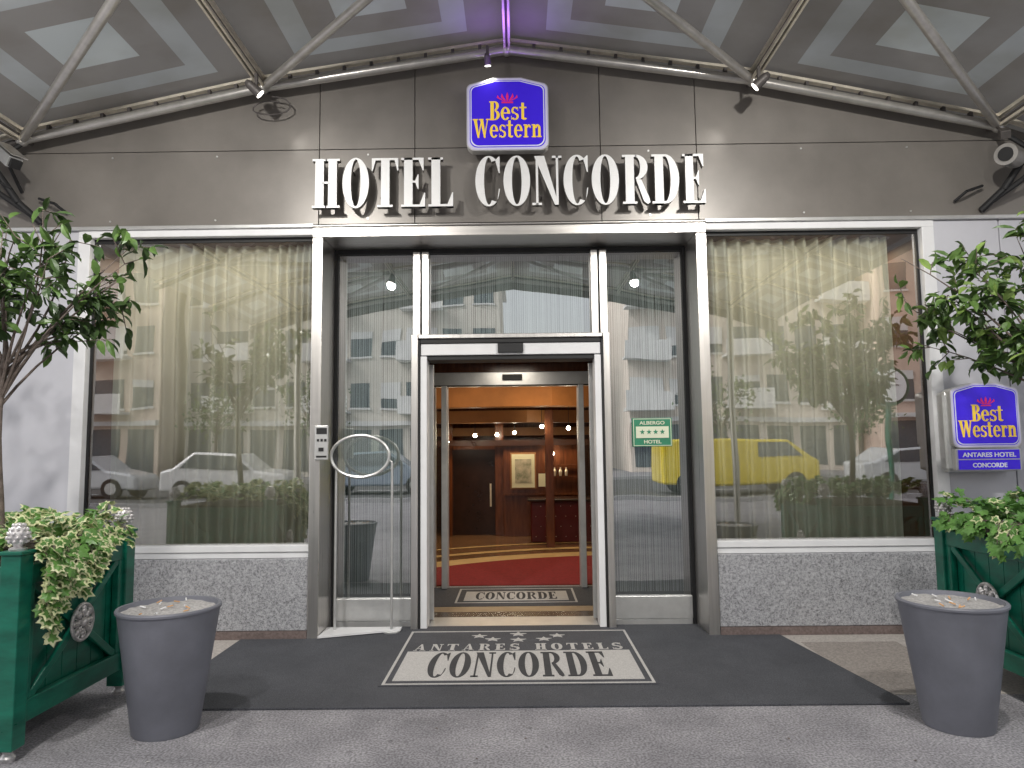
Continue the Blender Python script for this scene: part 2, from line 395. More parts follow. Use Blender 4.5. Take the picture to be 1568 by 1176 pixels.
# ------------------------------------------------------------------ hotel building
H = empty('hotel_building')
b = MB()
xs = [-9, -4.9, -1.62, -.80, .79, 1.61, 4.9, 9]
for a, c in zip(xs, xs[1:]):
    for z0, z1 in ((3.42, 4.08), (4.08, 6.2), (6.2, 9.0)):
        b.box(a+.003, c-.003, 0, .05, z0+.003, z1-.003)
b.obj('fascia_panels', [M['fascia']], H, bevel=.002)
quick('fascia_backing', [(-9, 9, .052, .3, 3.42, 12), (-9, 9, 1, 9.5, 3.3, 12)], [M['seam']], H)
quick('fascia_lip', [(-9, -1.652, -.05, .05, 3.385, 3.415), (1.652, 9, -.05, .05, 3.385, 3.415)], [M['alu']], H, .004)
b = MB()
for x in (-3.4, -2.5, 2.5, 3.4, -1.2, 1.2):
    for z in (3.47, 4.03): b.tube((x, -.006, z), (x, .001, z), .008, n=10)
b.obj('panel_fixings', [M['alu']], H)
IL = empty('window_lamp')
def window(x0, x1):
    g = MB()
    if x0 < 0: g.box(x0-.10, x1, -.025, .04, 3.325, 3.384); g.box(x0-.10, x0, -.025, .07, .64, 3.325)
    else: g.box(x0, x1+.10, -.025, .04, 3.325, 3.384); g.box(x1, x1+.10, -.025, .07, .64, 3.325)
    g.box(x0, x1, -.035, .07, .690, .742)
    g.box(x0, x1, -.02, .07, .640, .688)
    g.obj('window_frame', [M['white']], H, bevel=.004)
    g = MB(); g.box(x0, x1, .041, .06, 3.29, 3.324); g.box(x0, x0+.02, .041, .06, .742, 3.29); g.box(x1-.02, x1, .041, .06, .742, 3.29)
    g.obj('window_gasket', [M['black']], H)
    g = MB(); g.add([(x0, .055, .742), (x1, .055, .742), (x1, .055, 3.29), (x0, .055, 3.29)], [(0, 1, 2, 3)])
    g.obj('window_pane', [M['glass']], H)
    g = MB(); g.box(x0-.02, x0+.0, .08, .8, .6, 3.32); g.box(x1, x1+.02, .08, .8, .6, 3.32)
    g.box(x0, x1, .08, .8, 3.30, 3.32); g.box(x0, x1, .08, .8, .6, .66); g.box(x0-.02, x1+.02, .8, .82, .6, 3.32)
    g.obj('window_reveal', [M['brown']], H)
    g = MB(); rows = 9; n = int((x1-x0-.2)/.009); ph = [0]
    for i in range(n): ph.append(ph[-1]+.009*2*math.pi/(.088+.035*math.sin(i*.021)+.02*math.sin(i*.057)))
    for r in range(rows):
        z = .67+2.62*r/(rows-1)
        for i in range(n+1):
            x = x0+(.14 if x0 < 0 else .02)+i*.009
            a = .040+.014*math.sin(x*7+r*.2)
            g.v.append((x+.006*math.sin(r*.9+x*11), .17+a*math.sin(ph[i]+.25*math.sin(r*.7+x*5))+.008*math.sin(x*3+r), z))
    for r in range(rows-1):
        for i in range(n):
            g.f.append((r*(n+1)+i, r*(n+1)+i+1, (r+1)*(n+1)+i+1, (r+1)*(n+1)+i)); g.m.append(0)
    g.obj('curtain', [M['curtain']], H).data.polygons.foreach_set('use_smooth', [True]*len(g.f))
    lamp('curtain_lamp', 'AREA', ((x0+x1)/2, .55, 3.27), 20, (1, .88, .66), IL, shape='RECTANGLE', size=1.6, size_y=.2)
window(-3.55, -1.655); window(1.655, 3.47)
b = MB()
for a, c in ((-4.42, -3.655), (-5.2, -4.43), (-6.8, -5.21), (-9, -6.81), (3.575, 4.12), (4.13, 4.9), (4.91, 6.5), (6.51, 9)):
    b.box(a, c, -.01, .06, .05, 3.384)
b.obj('wall_panels', [M['panel']], H, bevel=.004)
quick('wall_backing', [(-9, -3.655, .061, .1, 0, 3.4), (3.575, 9, .061, .1, 0, 3.4)], [M['seam']], H)
quick('granite_base', [(-3.65, -1.655, -.05, .07, .07, .638), (1.655, 3.57, -.05, .07, .07, .638)], [M['granite']], H, .006)
quick('granite_plinth', [(-3.65, -1.655, -.06, .06, 0, .068), (1.655, 3.57, -.06, .06, 0, .068)], [M['plinth']], H)
b = MB()
b.box(-1.65, -1.56, -.07, .33, 0, 3.288); b.box(1.56, 1.65, -.07, .33, 0, 3.288)
b.obj('portal_columns', [M['steel']], H, bevel=.006)
b = MB(); b.box(-1.65, 1.65, -.07, .33, 3.29, 3.375); b.box(-1.65, 1.65, -.085, .0-.002, 3.377, 3.392)
b.obj('portal_beam', [M['steelh']], H, bevel=.006)
b = MB()
b.box(-1.56, -1.53, .331, .40, 0, 3.288); b.box(1.53, 1.56, .331, .40, 0, 3.288); b.box(-1.53, 1.53, .331, .40, 3.25, 3.288)
b.obj('portal_inner_frame', [M['black']], H)
b = MB()
for s in (-1, 1):
    for a, c in ((.715, .775), (.79, .855)):
        b.box(min(s*a, s*c), max(s*a, s*c), .27, .42, 2.502, 3.248)
b.obj('mullions', [M['steel']], H, bevel=.004)
b = MB()
for s in (-1, 1): b.box(min(s*.777, s*.788), max(s*.777, s*.788), .3, .4, 2.51, 3.24)
b.obj('mullion_gap', [M['black']], H)
g = MB()
for x0, x1, z0, z1 in ((-1.53, -.862, .24, 3.25), (.862, 1.53, .24, 3.25), (-.714, .714, 2.505, 3.25)):
    g.add([(x0, .36, z0), (x1, .36, z0), (x1, .36, z1), (x0, .36, z1)], [(0, 1, 2, 3)])
g.obj('portal_glazing', [M['glassd']], H)
quick('kick_plates', [(-1.53, -.862, .33, .39, .05, .24), (.862, 1.53, .33, .39, .05, .24), (-1.53, -.862, .34, .40, .0, .048), (.862, 1.53, .34, .40, .0, .048)], [M['alu']], H, .004)
g = MB()
def strings(x0, x1, z0, z1, y):
    x = x0
    while x < x1:
        w = random.uniform(.006, .015); yy = y+random.uniform(-.006, .006)
        g.add([(x, yy, z0), (x+w, yy+.003, z0), (x+w, yy+.003, z1), (x, yy, z1)], [(0, 1, 2, 3)])
        x += .0175+random.uniform(-.003, .004)
strings(-1.525, -.87, .26, 3.24, .43); strings(.87, 1.525, .26, 3.24, .43); strings(-.71, .71, 2.52, 3.24, .43)
g.obj('string_blinds', [M['string']], H)
quick('blind_backing', [(-1.57, -.9, .52, .54, 0, 3.29), (.9, 1.57, .52, .54, 0, 3.29), (-.9, .9, .52, .54, 2.47, 3.29)], [mat('dim_grey', (.26, .28, .27), .8)], H)
b = MB()
for s in (-1, 1): b.box(min(s*.80, s*.86), max(s*.80, s*.86), .20, .42, 0, 2.50)
b.box(-.798, .798, .20, .42, 2.462, 2.50)
b.obj('door_frame', [M['steel']], H, bevel=.005)
b = MB()
for s in (-1, 1): b.box(min(s*.783, s*.7985), max(s*.783, s*.7985), .21, .42, 0, 2.45)
b.box(-.782, .782, .22, .42, 2.422, 2.46); b.box(-.11, .11, .205, .234, 2.335, 2.415)
b.box(-.782, .782, .26, .5, 2.28, 2.318)
b.obj('door_seals', [M['black']], H, bevel=.003)
b = MB()
for s in (-1, 1): b.box(min(s*.725, s*.781), max(s*.725, s*.781), .22, .40, 0, 2.31)
b.box(-.781, .781, .235, .40, 2.32, 2.421)
b.obj('door_header', [M['white']], H, bevel=.005)
b = MB()
b.box(-.72, .72, .30, .62, 0, .012); b.obj('threshold', [M['alu']], H)
quick('vestibule_strip_dark', [(-.95, .95, .62, .84, 0, .010)], [M['woodd']], H)
quick('vestibule_strip', [(-.95, .95, .84, 1.05, 0, .011)], [mat('brass_strip', (.30, .21, .12), .4, 0)], H)
quick('vestibule_walls', [(-1.0, -.96, .64, 2.1, 0, 2.5), (.96, 1.0, .64, 2.1, 0, 2.5)], [mat('vest_wall', (.10, .10, .10), .12)], H)
quick('vestibule_ceiling', [(-1.0, 1.0, .64, 2.1, 2.47, 2.5)], [M['woodd']], H)
b = MB()
for s in (-1, 1):
    b.box(min(s*.72, s*.79), max(s*.72, s*.79), 2.05, 2.15, 0, 2.20)
    b.box(min(s*.86, s*.95), max(s*.86, s*.95), 2.05, 2.15, 0, 2.20)
b.box(-.95, .95, 2.02, 2.18, 2.205, 2.36)
b.obj('inner_door_frame', [M['alu']], H, bevel=.006)
quick('inner_door_sensor', [(-.11, .11, 1.98, 2.018, 2.27, 2.33)], [M['black']], H)
quick('inner_door_strip', [(-.95, .95, 2.0, 2.018, 2.20, 2.215)], [M['black']], H)
b = MB()
for s in (-1, 1):
    x0, x1 = sorted((s*.70, s*.745)); b.box(x0, x1, .50, .54, .02, 2.27)
    x0, x1 = sorted((s*.72, s*.78)); b.box(x0, x1, 1.9, 1.94, .02, 2.2)
    b.box(*sorted((s*.745, s*.95)), .50, .54, .02, .12)
b.obj('sliding_leaf_stiles', [M['alu']], H, bevel=.003)
b = MB()
for s in (-1, 1):
    x0, x1 = sorted((s*.745, s*.95)); b.add([(x0, .52, .12), (x1, .52, .12), (x1, .52, 2.27), (x0, .52, 2.27)], [(0, 1, 2, 3)])
    x0, x1 = sorted((s*.78, s*.86)); b.add([(x0, 2.1, .02), (x1, 2.1, .02), (x1, 2.1, 2.2), (x0, 2.1, 2.2)], [(0, 1, 2, 3)])
b.obj('sliding_leaf_glass', [M['glassc']], H)
# lobby
quick('lobby_floor', [(-3.4, 3.4, 2.15, 8.4, -.02, .004)], [M['woodf']], H)
b = MB(); n = 24
def arcband(r0, r1, z, mi):
    cx, cy = 1.6, 0.2
    for i in range(n):
        a0 = math.radians(60+85*i/n); a1 = math.radians(60+85*(i+1)/n)
        b.add([(cx+r*math.cos(a)*1.0, cy+r*math.sin(a), z) for r, a in ((r0, a0), (r1, a0), (r1, a1), (r0, a1))], [(0, 1, 2, 3)], mi)
arcband(4.1, 4.5, .009, 0); arcband(4.85, 5.02, .009, 0); arcband(5.5, 5.6, .009, 0)
b.obj('floor_inlay', [M['cream']], H)
b = MB(); pts = [(-1.2, 2.15), (1.6, 2.15), (1.6, 4.3)]
for i in range(13):
    a = math.radians(90+52*i/12); pts.append((1.6+4.1*math.cos(a), .2+4.1*math.sin(a)))
pts = [p for p in pts if p[0] > -1.9]
b.prism(pts, .004, .012); b.obj('red_carpet', [M['red']], H)
quick('lobby_walls', [(-3.4, -3.3, 2.2, 8.4, 0, 3.0), (3.3, 3.4, 2.2, 8.4, 0, 3.0), (-3.4, 3.4, 8.3, 8.4, 0, 3.0),
      (-3.4, -.96, 2.16, 2.2, 0, 3.0), (.96, 3.4, 2.16, 2.2, 0, 3.0), (-.96, .96, 2.16, 2.2, 2.37, 3.0)], [M['wood']], H)
quick('lobby_ceiling', [(-3.4, 3.4, 2.2, 8.4, 2.6, 2.65)], [M['ochre']], H)
b = MB()
b.prism([(-3.2, 4.9), (.55, 4.35), (3.2, 5.4), (3.2, 5.7), (.55, 4.75), (-3.2, 5.2)], 2.12, 2.59)
b.prism([(-3.2, 5.6), (.2, 5.3), (3.2, 6.1), (3.2, 6.4), (.2, 5.6), (-3.2, 5.9)], 1.92, 2.111)
b.box(-3.2, 3.2, 7.3, 7.4, 1.75, 1.9)
b.obj('lobby_bulkhead', [M['ochre']], H)
quick('lobby_joinery', [(-1.25, -1.1, 6.7, 6.85, .004, 2.1), (-.35, -.2, 6.7, 6.85, .004, 2.1), (-1.1, -.35, 6.8, 6.86, 1.5, 1.62),
    (.47, .60, 5.1, 5.22, .004, 2.1), (-.2, 1.2, 6.6, 6.68, 0.004, 1.65), (.62, 1.2, 6.5, 6.56, 1.2, 1.23), (.62, 1.2, 6.5, 6.56, 1.0, 1.03), (-.2, 1.2, 6.55, 6.598, .7, .74)], [M['wood']], H, .004)
quick('lobby_dado', [(-3.2, 3.2, 6.5, 6.56, 1.56, 1.66)], [M['woodd']], H)
quick('lobby_door', [(-1.1, -.35, 6.87, 6.9, .004, 1.5)], [M['woodd']], H)
quick('door_handle', [(-.45, -.42, 6.82, 6.85, .5, .9)], [M['gold']], H)
de = empty('reception_desk')
quick('desk_front', [(.25, 1.6, 5.75, 5.82, .004, .66)], [mat('red_leather', (.10, .01, .012), .35)], de, .02)
quick('desk_top', [(.2, 1.65, 5.68, 6.3, .66, .70)], [M['woodd']], de, .01)
b = MB()
for i in range(8):
    for k in range(4): b.ball((.33+i*.16+(k % 2)*.08, 5.745, .10+k*.16), .007, 8)
b.obj('desk_studs', [M['gold']], de)
pa = empty('framed_picture')
quick('frame', [(-.08, .36, 6.43, 6.47, .82, 1.44)], [mat('picture_frame', (.30, .15, .06), .4)], pa, .01)
quick('mount', [(-.055, .335, 6.424, 6.429, .845, 1.415)], [M['albc']], pa)
quick('canvas', [(.0, .28, 6.417, 6.422, .93, 1.33)], [mat('canvas', (.62, .58, .50), .7, col2=(.16, .20, .14), scale=9, detail=8)], pa)
quick('notice_card', [(.40, .53, 6.43, 6.44, .86, 1.08)], [M['albc']])
b = MB()
for x in (.68, .78, .88): b.lathe([(.001, 0), (.02, 0), (.03, .08), (.012, .12), (.012, .15)], (x, 6.48, 1.035), 10)
b.obj('bar_glasses', [M['gold']])
lm = empty('lobby_lamp')
LP = ((-.62, 5.4, 1.72), (.42, 5.0, 1.84), (.80, 4.6, 1.80), (-1.0, 4.8, 1.62), (.0, 6.3, 1.78), (-.3, 6.3, 1.75), (.65, 6.45, 1.42))
b = MB()
for x, y, z in LP: b.ball((x, y, z), .028, 10)
b.obj('bulbs', [M['lampw']], lm)
b = MB()
for x, y, z in LP[:-1]: b.tube((x, y, z+.02), (x, y, 2.6), .004)
b.obj('cords', [M['black']], lm)
lamp('lobby_light', 'AREA', (0, 3.4, 2.58), 30, (1, .74, .45), lm, shape='RECTANGLE', size=3, size_y=1.2)
lamp('lobby_light_back', 'AREA', (0, 6.15, 1.90), 24, (1, .72, .42), lm, shape='RECTANGLE', size=3, size_y=.4)
lamp('lobby_uplight', 'AREA', (0, 4.0, 1.9), 7, (1, .66, .34), lm, (0, 4.01, 2.6), shape='RECTANGLE', size=2.4, size_y=.1)
lamp('vestibule_light', 'AREA', (0, 1.3, 2.46), 10, (1, .90, .76), lm, size=.5)

# ------------------------------------------------------------------ canopy
C = empty('entrance_canopy')
NX = [(-5.0, 3.80), (-4.08, 4.13), (-2.06, 4.56), (0, 4.86), (2.06, 4.56), (4.08, 4.13), (5.0, 3.80)]
BAY = 1.8; NB = 4
ys = [-.16-BAY*i for i in range(NB+1)]
b = MB(); t2 = MB(); t3 = MB()
for i, y in enumerate(ys):
    for (x0, z0), (x1, z1) in zip(NX[1:-1], NX[2:-1]):
        b.tube((x0, y, z0), (x1, y, z1), .038, n=14)
    t2.tube((NX[0][0], y, NX[0][1]), (NX[1][0], y, NX[1][1]), .03)
for k, (x, z) in enumerate(NX[1:-1]):
    for y in ys: b.ball((x, y, z), .052, 12)
    t2.tube((x, ys[0]+.12, z+.02), (x, ys[-1], z+.02), .022, n=12)
    t3.box(x-.028, x-.010, ys[-1], ys[0], z-.018, z+.004); t3.box(x+.010, x+.028, ys[-1], ys[0], z-.018, z+.004)
for i in range(NB):
    for s in (-1, 1):
        A = [(s*4.08, 4.13), (s*2.06, 4.56), (0, 4.86)]
        if i % 2 == 0:
            b.tube((A[0][0], ys[i], A[0][1]), (A[1][0], ys[i+1], A[1][1]), .036, n=14)
            b.tube((A[1][0], ys[i], A[1][1]), (A[2][0], ys[i+1], A[2][1]), .036, n=14)
        else:
            b.tube((A[1][0], ys[i], A[1][1]), (A[0][0], ys[i+1], A[0][1]), .036, n=14)
            b.tube((A[2][0], ys[i], A[2][1]), (A[1][0], ys[i+1], A[1][1]), .036, n=14)
for s in (-1, 1):
    b.tube((s*4.08, ys[-1], 0), (s*4.08, ys[-1], 4.13), .06, n=16)
b.obj('frame_tubes', [M['tube']], C, smooth=True)
t2.obj('wing_tubes', [M['tubed']], C)
t3.obj('purlin_glints', [M['gold']], C)  # thin bright strips stand in for light reflected along the purlin undersides
b = MB()
off = .085
for y in ys:
    for (x0, z0), (x1, z1) in zip(NX, NX[1:]):
        b.bar((x0, y, z0+off), (x1, y, z1+off), .05, .022)
for (x, z) in NX[1:-1]: b.bar((x, ys[0], z+off), (x, ys[-1], z+off), .035, .03)
b.obj('edge_rails', [M['gold']], C)
b = MB()
for (x0, z0), (x1, z1) in zip(NX[1:-1], NX[2:-1]):
    for k in range(1, 9):
        t = k/9; b.box(x0+(x1-x0)*t-.012, x0+(x1-x0)*t+.012, ys[0]-.02, ys[0]+.02, z0+(z1-z0)*t+.02, z0+(z1-z0)*t+.08)
b.obj('clips', [M['tubed']], C)
me = bpy.data.meshes.new('fabric'); vs = []; fs = []; uvs = []
for i in range(NB):
    for (x0, z0), (x1, z1) in zip(NX, NX[1:]):
        o = len(vs); z0f = z0+.13; z1f = z1+.13
        ya = ys[i] if i else .0
        vs += [(x0, ya, z0f), (x1, ya, z1f), (x1, ys[i+1], z1f), (x0, ys[i+1], z0f)]; fs.append((o, o+1, o+2, o+3))
        uvs += [(0, 0), (1, 0), (1, 1), (0, 1)]
me.from_pydata(vs, [], fs); me.update(); uvl = me.uv_layers.new(name='UVMap')
for i, u in enumerate(uvs): uvl.data[i].uv = u
fm = bpy.data.materials.new('canopy_fabric'); n, l = nodes_of(fm)
for x in list(n): n.remove(x)
tc = n.new('ShaderNodeTexCoord'); sp = n.new('ShaderNodeSeparateXYZ'); l.new(tc.outputs['UV'], sp.inputs[0])
def mth(op, a, v=None, bb=None):
    q = n.new('ShaderNodeMath'); q.operation = op; l.new(a, q.inputs[0])
    if bb is not None: l.new(bb, q.inputs[1])
    elif v is not None: q.inputs[1].default_value = v
    return q.outputs[0]
ux = mth('ABSOLUTE', mth('SUBTRACT', sp.outputs[0], .5)); uy = mth('ABSOLUTE', mth('SUBTRACT', sp.outputs[1], .5))
mm = mth('MULTIPLY', mth('MAXIMUM', ux, bb=uy), 2)
cr = n.new('ShaderNodeValToRGB'); cr.color_ramp.interpolation = 'CONSTANT'; e = cr.color_ramp.elements
e[0].position = 0; e[0].color = (.60, .64, .64, 1); e[1].position = .26; e[1].color = (.35, .335, .32, 1)
k = e.new(.50); k.color = (.50, .525, .53, 1); k = e.new(.68); k.color = (.33, .315, .30, 1)
l.new(mm, cr.inputs[0])
gn = n.new('ShaderNodeTexNoise'); gn.inputs['Scale'].default_value = 1.4; gn.inputs['Detail'].default_value = 7; l.new(tc.outputs['Object'], gn.inputs['Vector'])
gc = n.new('ShaderNodeValToRGB'); gc.color_ramp.elements[0].position = .35; gc.color_ramp.elements[1].position = .6
gc.color_ramp.elements[0].color = (.80, .78, .74, 1); gc.color_ramp.elements[1].color = (1, 1, 1, 1); l.new(gn.outputs['Fac'], gc.inputs[0])
gm = n.new('ShaderNodeMix'); gm.data_type = 'RGBA'; gm.blend_type = 'MULTIPLY'; gm.inputs[0].default_value = 1; l.new(cr.outputs[0], gm.inputs[6]); l.new(gc.outputs[0], gm.inputs[7])
df = n.new('ShaderNodeBsdfDiffuse'); tr = n.new('ShaderNodeBsdfTranslucent'); mx = n.new('ShaderNodeMixShader'); mx.inputs[0].default_value = .26
o = n.new('ShaderNodeOutputMaterial')
l.new(gm.outputs[2], df.inputs[0]); l.new(gm.outputs[2], tr.inputs[0]); l.new(df.outputs[0], mx.inputs[1]); l.new(tr.outputs[0], mx.inputs[2]); l.new(mx.outputs[0], o.inputs[0])
me.materials.append(fm); ob = bpy.data.objects.new('fabric', me); scene.collection.objects.link(ob); ob.parent = C
b = MB()
for (x0, z0), (x1, z1) in zip(NX, NX[1:]):
    y = ys[-1]-.02; b.add([(x0, y, z0-.18), (x1, y, z1-.18), (x1, y, z1+.16), (x0, y, z0+.16)], [(0, 1, 2, 3)])
b.obj('valance', [M['fascia']], C)

def spotlight(x, y, z, tgt, e, big=1.0, ang=95, soft=.02):
    g = empty('canopy_spotlight'); b = MB()
    p = Vector((x, y, z)); d = (Vector(tgt)-p).normalized()
    b.tube(p-d*.07*big, p+d*.04*big, .034*big, .042*big, 14)
    b.tube(p-d*.10*big, p-d*.07*big, .02*big, .034*big, 14)
    b.box(x-.012, x+.012, y-.012, y+.012, z, z+.14)
    b.obj('housing', [M['tubed']], g, smooth=True)
    b = MB(); b.tube(p+d*.041*big, p+d*.045*big, .036*big, n=14); b.obj('lens', [M['lampc']], g)
    lamp('beam', 'SPOT', tuple(p+d*.06*big), e, (1, .97, .92), g, tgt, spot_size=math.radians(ang), spot_blend=.9, shadow_soft_size=soft)
spotlight(-2.02, -.42, 4.40, (-.9, 0, 3.40), 6); spotlight(2.02, -.42, 4.40, (.9, 0, 3.40), 6)
spotlight(-.16, -.26, 4.70, (-.1, 0, 3.9), 3, .7)
for x in (-2.06, 2.06):
    spotlight(x, -3.4, 4.38, (x*1.25, 0, 2.0), 370, 1.6, 130, .07)
    spotlight(x, -5.4, 4.38, (x*1.1, -2.2, 0.0), 300, 1.6, 140, .07)
for s in (-1, 1):
    g = empty('floodlight_bracket'); b = MB()
    b.path([(s*4.42, -.36, 4.12), (s*4.25, -.26, 3.88), (s*4.10, -.14, 3.60), (s*3.98, -.02, 3.46)], .028)
    b.path([(s*4.42, -.30, 3.86), (s*4.22, -.2, 3.66), (s*4.04, -.08, 3.52)], .022)
    b.path([(s*4.08, -.16, 4.10), (s*4.24, -.26, 3.90)], .02)
    b.path([(s*3.98, -.06, 3.66), (s*3.82, -.10, 3.60), (s*3.76, -.02, 3.54)], .012)
    b.obj('arm', [M['black']], g)
    if s > 0:
        b = MB(); b.tube((4.13, -.26, 3.82), (3.97, -.38, 3.80), .085, n=24)
        b.obj('lamp_body', [M['tube']], g, smooth=True)
        b = MB(); b.tube((3.971, -.3805, 3.80), (3.962, -.387, 3.799), .055, n=22); b.obj('lamp_face', [M['black']], g)
g = empty('security_camera')
b = MB(); b.bar((-4.16, -.30, 3.99), (-3.96, -.40, 3.83), .105, .09, 0); b.bar((-4.14, -.30, 4.05), (-3.91, -.41, 3.875), .13, .008, 1)
b.obj('housing', [M['alu'], M['tube']], g, bevel=.006)
b = MB(); b.bar((-3.959, -.4004, 3.829), (-3.935, -.4125, 3.81), .08, .07); b.tube((-4.06, -.36, 3.88), (-4.10, -.10, 3.70), .014)
b.path([(-4.16, -.3, 3.96), (-4.24, -.3, 3.86), (-4.20, -.25, 3.74), (-4.12, -.2, 3.70)], .009)
b.obj('lens_and_arm', [M['black']], g)
g = empty('security_camera')
b = MB(); b.bar((4.02, -.30, 4.02), (3.97, -.40, 3.95), .07, .065); b.tube((4.02, -.29, 4.03), (4.05, -.18, 4.12), .012); b.obj('housing', [M['tubed']], g, bevel=.004)
b = MB(); pts = [(-2.0+.16*math.sin(t*.45), -.12-.01*math.sin(t), 4.43+.07*math.cos(t*.45)-.003*t) for t in range(16)]
b.path(pts, .006, 6); b.obj('cable', [M['tubed']])

# ------------------------------------------------------------------ sign letters
LX = [(-1.635, .23), (-1.383, .222), (-1.138, .222), (-.893, .205), (-.665, .21), (0, 0), (-.274, .208), (-.04, .222), (.205, .235), (.46, .208), (.694, .226), (.95, .235), (1.194, .228), (1.45, .19)]
g = empty('hotel_name_sign')
text('letters', 'HOTEL CONCORDE', .42, 1, [M['letter'], M['letterside']], depth=.05, parent=g, mtx=up(0, -.10, 3.515), xs=LX)
b = MB()
for (x, w) in LX:
    if w:
        for dz in (.08, .32): b.tube((x+w*.3, -.1, 3.53+dz), (x+w*.3, 0, 3.53+dz), .008, n=6)
b.obj('standoffs', [M['tubed']], g)

def shield(w, h, sh):
    pts = []
    def corner(cx, cy, r, a0, a1):
        for i in range(7):
            a = math.radians(a0+(a1-a0)*i/6); pts.append((cx+r*math.cos(a), cy+r*math.sin(a)))
    r = .10*w
    corner(w/2-r, r, r, -90, 0)
    corner(w/2-r*.8, h-sh-r*.3, r*.8, 0, 65)
    corner(w*.16, h-r*.8, r*.8, 65, 90)
    corner(-w*.16, h-r*.8, r*.8, 90, 115)
    corner(-w/2+r*.8, h-sh-r*.3, r*.8, 115, 180)
    corner(-w/2+r, r, r, 180, 270)
    return pts
def sc(pts, k, cy): return [(x*k, cy+(y-cy)*k) for x, y in pts]
def crown(cx, cy, s):
    P = []
    for dx, hh, w in ((-.9, .75, .16), (-.5, .95, .17), (0, 1.1, .19), (.5, .95, .17), (.9, .75, .16)):
        P.append([(cx+dx*s*.45-w*s*.4, cy), (cx+dx*s*.45+w*s*.4, cy), (cx+(dx*1.25+w*.9)*s, cy+hh*s*.55), (cx+dx*1.3*s, cy+hh*s), (cx+(dx*1.25-w*.9)*s, cy+hh*s*.55)])
    return P
def bwsign(name, x, y, z, w, h, case=.08):
    g = empty(name)
    S = shield(w, h, h*.13); cy = h*.5
    T = up(x, y, z)
    b = MB(); b.prism(S, -case, 0); b.obj('case', [M['alu']], g, mtx=T)
    for k, m, d, nm in ((.975, 'signlilac', .004, 'border'), (.915, 'signblue', .007, 'blue_edge'), (.895, 'signwhite', .010, 'white_line'), (.87, 'signblue', .013, 'blue_face')):
        b = MB(); b.prism(sc(S, k, cy), 0, d); b.obj(nm, [M[m]], g, mtx=T)
    b = MB()
    for p in crown(0, h*.665, w*.10): b.prism(p, .013, .018+random.random()*.001)
    b.prism([(-w*.07, h*.635), (w*.07, h*.635), (w*.07, h*.655), (-w*.07, h*.655)], .013, .019)
    b.obj('crown', [M['signpink']], g, mtx=T)
    text('word_best', 'Best', h*.255, w*.46, [M['signyel']], .006, .03, parent=g, mtx=up(x-w*.22, y-.014, z+h*.405))
    text('word_western', 'Western', h*.255, w*.83, [M['signyel']], .006, .03, parent=g, mtx=up(x-w*.415, y-.014, z+h*.165))
    return g
g = bwsign('hotel_brand_sign', 0.0, -.20, 3.965, .685, .63)
lamp('sign_top_glow', 'AREA', (0, -.30, 4.62), 1.8, (.38, .14, 1), g, (0, -.75, 4.95), shape='RECTANGLE', size=.5, size_y=.05)
g = bwsign('hotel_wall_sign', 3.78, -.20, 1.47, .545, .52, .12)
b = MB(); b.box(3.49, 4.07, -.15, -.02, 1.28, 1.93); b.obj('housing', [M['alu']], g, bevel=.03)
b = MB(); b.box(3.52, 4.04, -.205, -.151, 1.29, 1.465); b.obj('lower_case', [M['alu']], g, bevel=.008)
b = MB(); b.box(3.54, 4.02, -.212, -.206, 1.385, 1.455); b.box(3.54, 4.02, -.212, -.206, 1.30, 1.375); b.obj('lower_blue', [M['signblue']], g)
sans('word_antares', 'ANTARES HOTEL', .035, .42, M['signwhite'], g, up(3.78, -.2135, 1.40))
sans('word_concorde', 'CONCORDE', .035, .27, M['signwhite'], g, up(3.78, -.2135, 1.318))
g = empty('hotel_rating_plate')
quick('plate', [(1.055, 1.40, .335, .350, 1.51, 1.76)], [M['albg']], g, .004)
quick('panel', [(1.085, 1.37, .330, .3345, 1.585, 1.685)], [M['albc']], g)
quick('border_line', [(1.063, 1.392, .3325, .3345, 1.748, 1.753), (1.063, 1.392, .3325, .3345, 1.517, 1.522), (1.063, 1.068, .3325, .3345, 1.522, 1.748), (1.387, 1.392, .3325, .3345, 1.522, 1.748)], [M['albc']], g)
b = MB()
for i in range(4): b.prism(star(1.14+i*.058, 1.637, .024), 0, .003)
b.obj('stars', [M['albg']], g, mtx=up(0, .3295, 0))
sans('word_albergo', 'ALBERGO', .030, .22, M['albc'], g, up(1.2275, .3315, 1.702)); sans('word_hotel', 'HOTEL', .030, .15, M['albc'], g, up(1.2275, .3315, 1.538))

# ------------------------------------------------------------------ intercom, oval stand
g = empty('intercom')
quick('box', [(-1.60, -1.49, -.10, -.072, 1.43, 1.71)], [M['alu']], g, .006)
b = MB(); b.box(-1.585, -1.50, -.104, -.1005, 1.64, 1.69); b.box(-1.565, -1.525, -.108, -.1005, 1.50, 1.53)
for i in range(3): b.box(-1.58+i*.03, -1.562+i*.03, -.106, -.1005, 1.58, 1.60)
b.box(-1.585, -1.50, -.104, -.1005, 1.45, 1.465)
b.obj('buttons', [M['black']], g)
g = empty('oval_stand')
b = MB(); cx, cz, y = -1.275, 1.455, .12; N = 40
ring = [(cx+.245*math.cos(2*math.pi*i/N), y, cz+.175*math.sin(2*math.pi*i/N)) for i in range(N+1)]
b.path(ring, .014, 8)
b.tube((-1.475, y, .012), (-1.475, y, 1.36), .011); b.tube((-1.005, y, .012), (-1.005, y, 1.40), .011)
b.tube((-1.005, y, 1.40), (-1.035, y, 1.43), .008)
b.lathe([(.0, 0.012), (.07, .012), (.07, .022), (0.01, .03)], (-1.475, y, 0), 20); b.lathe([(.0, 0.012), (.07, .012), (.07, .022), (0.01, .03)], (-1.005, y, 0), 20)
b.obj('frame', [M['alu']], g, smooth=True)
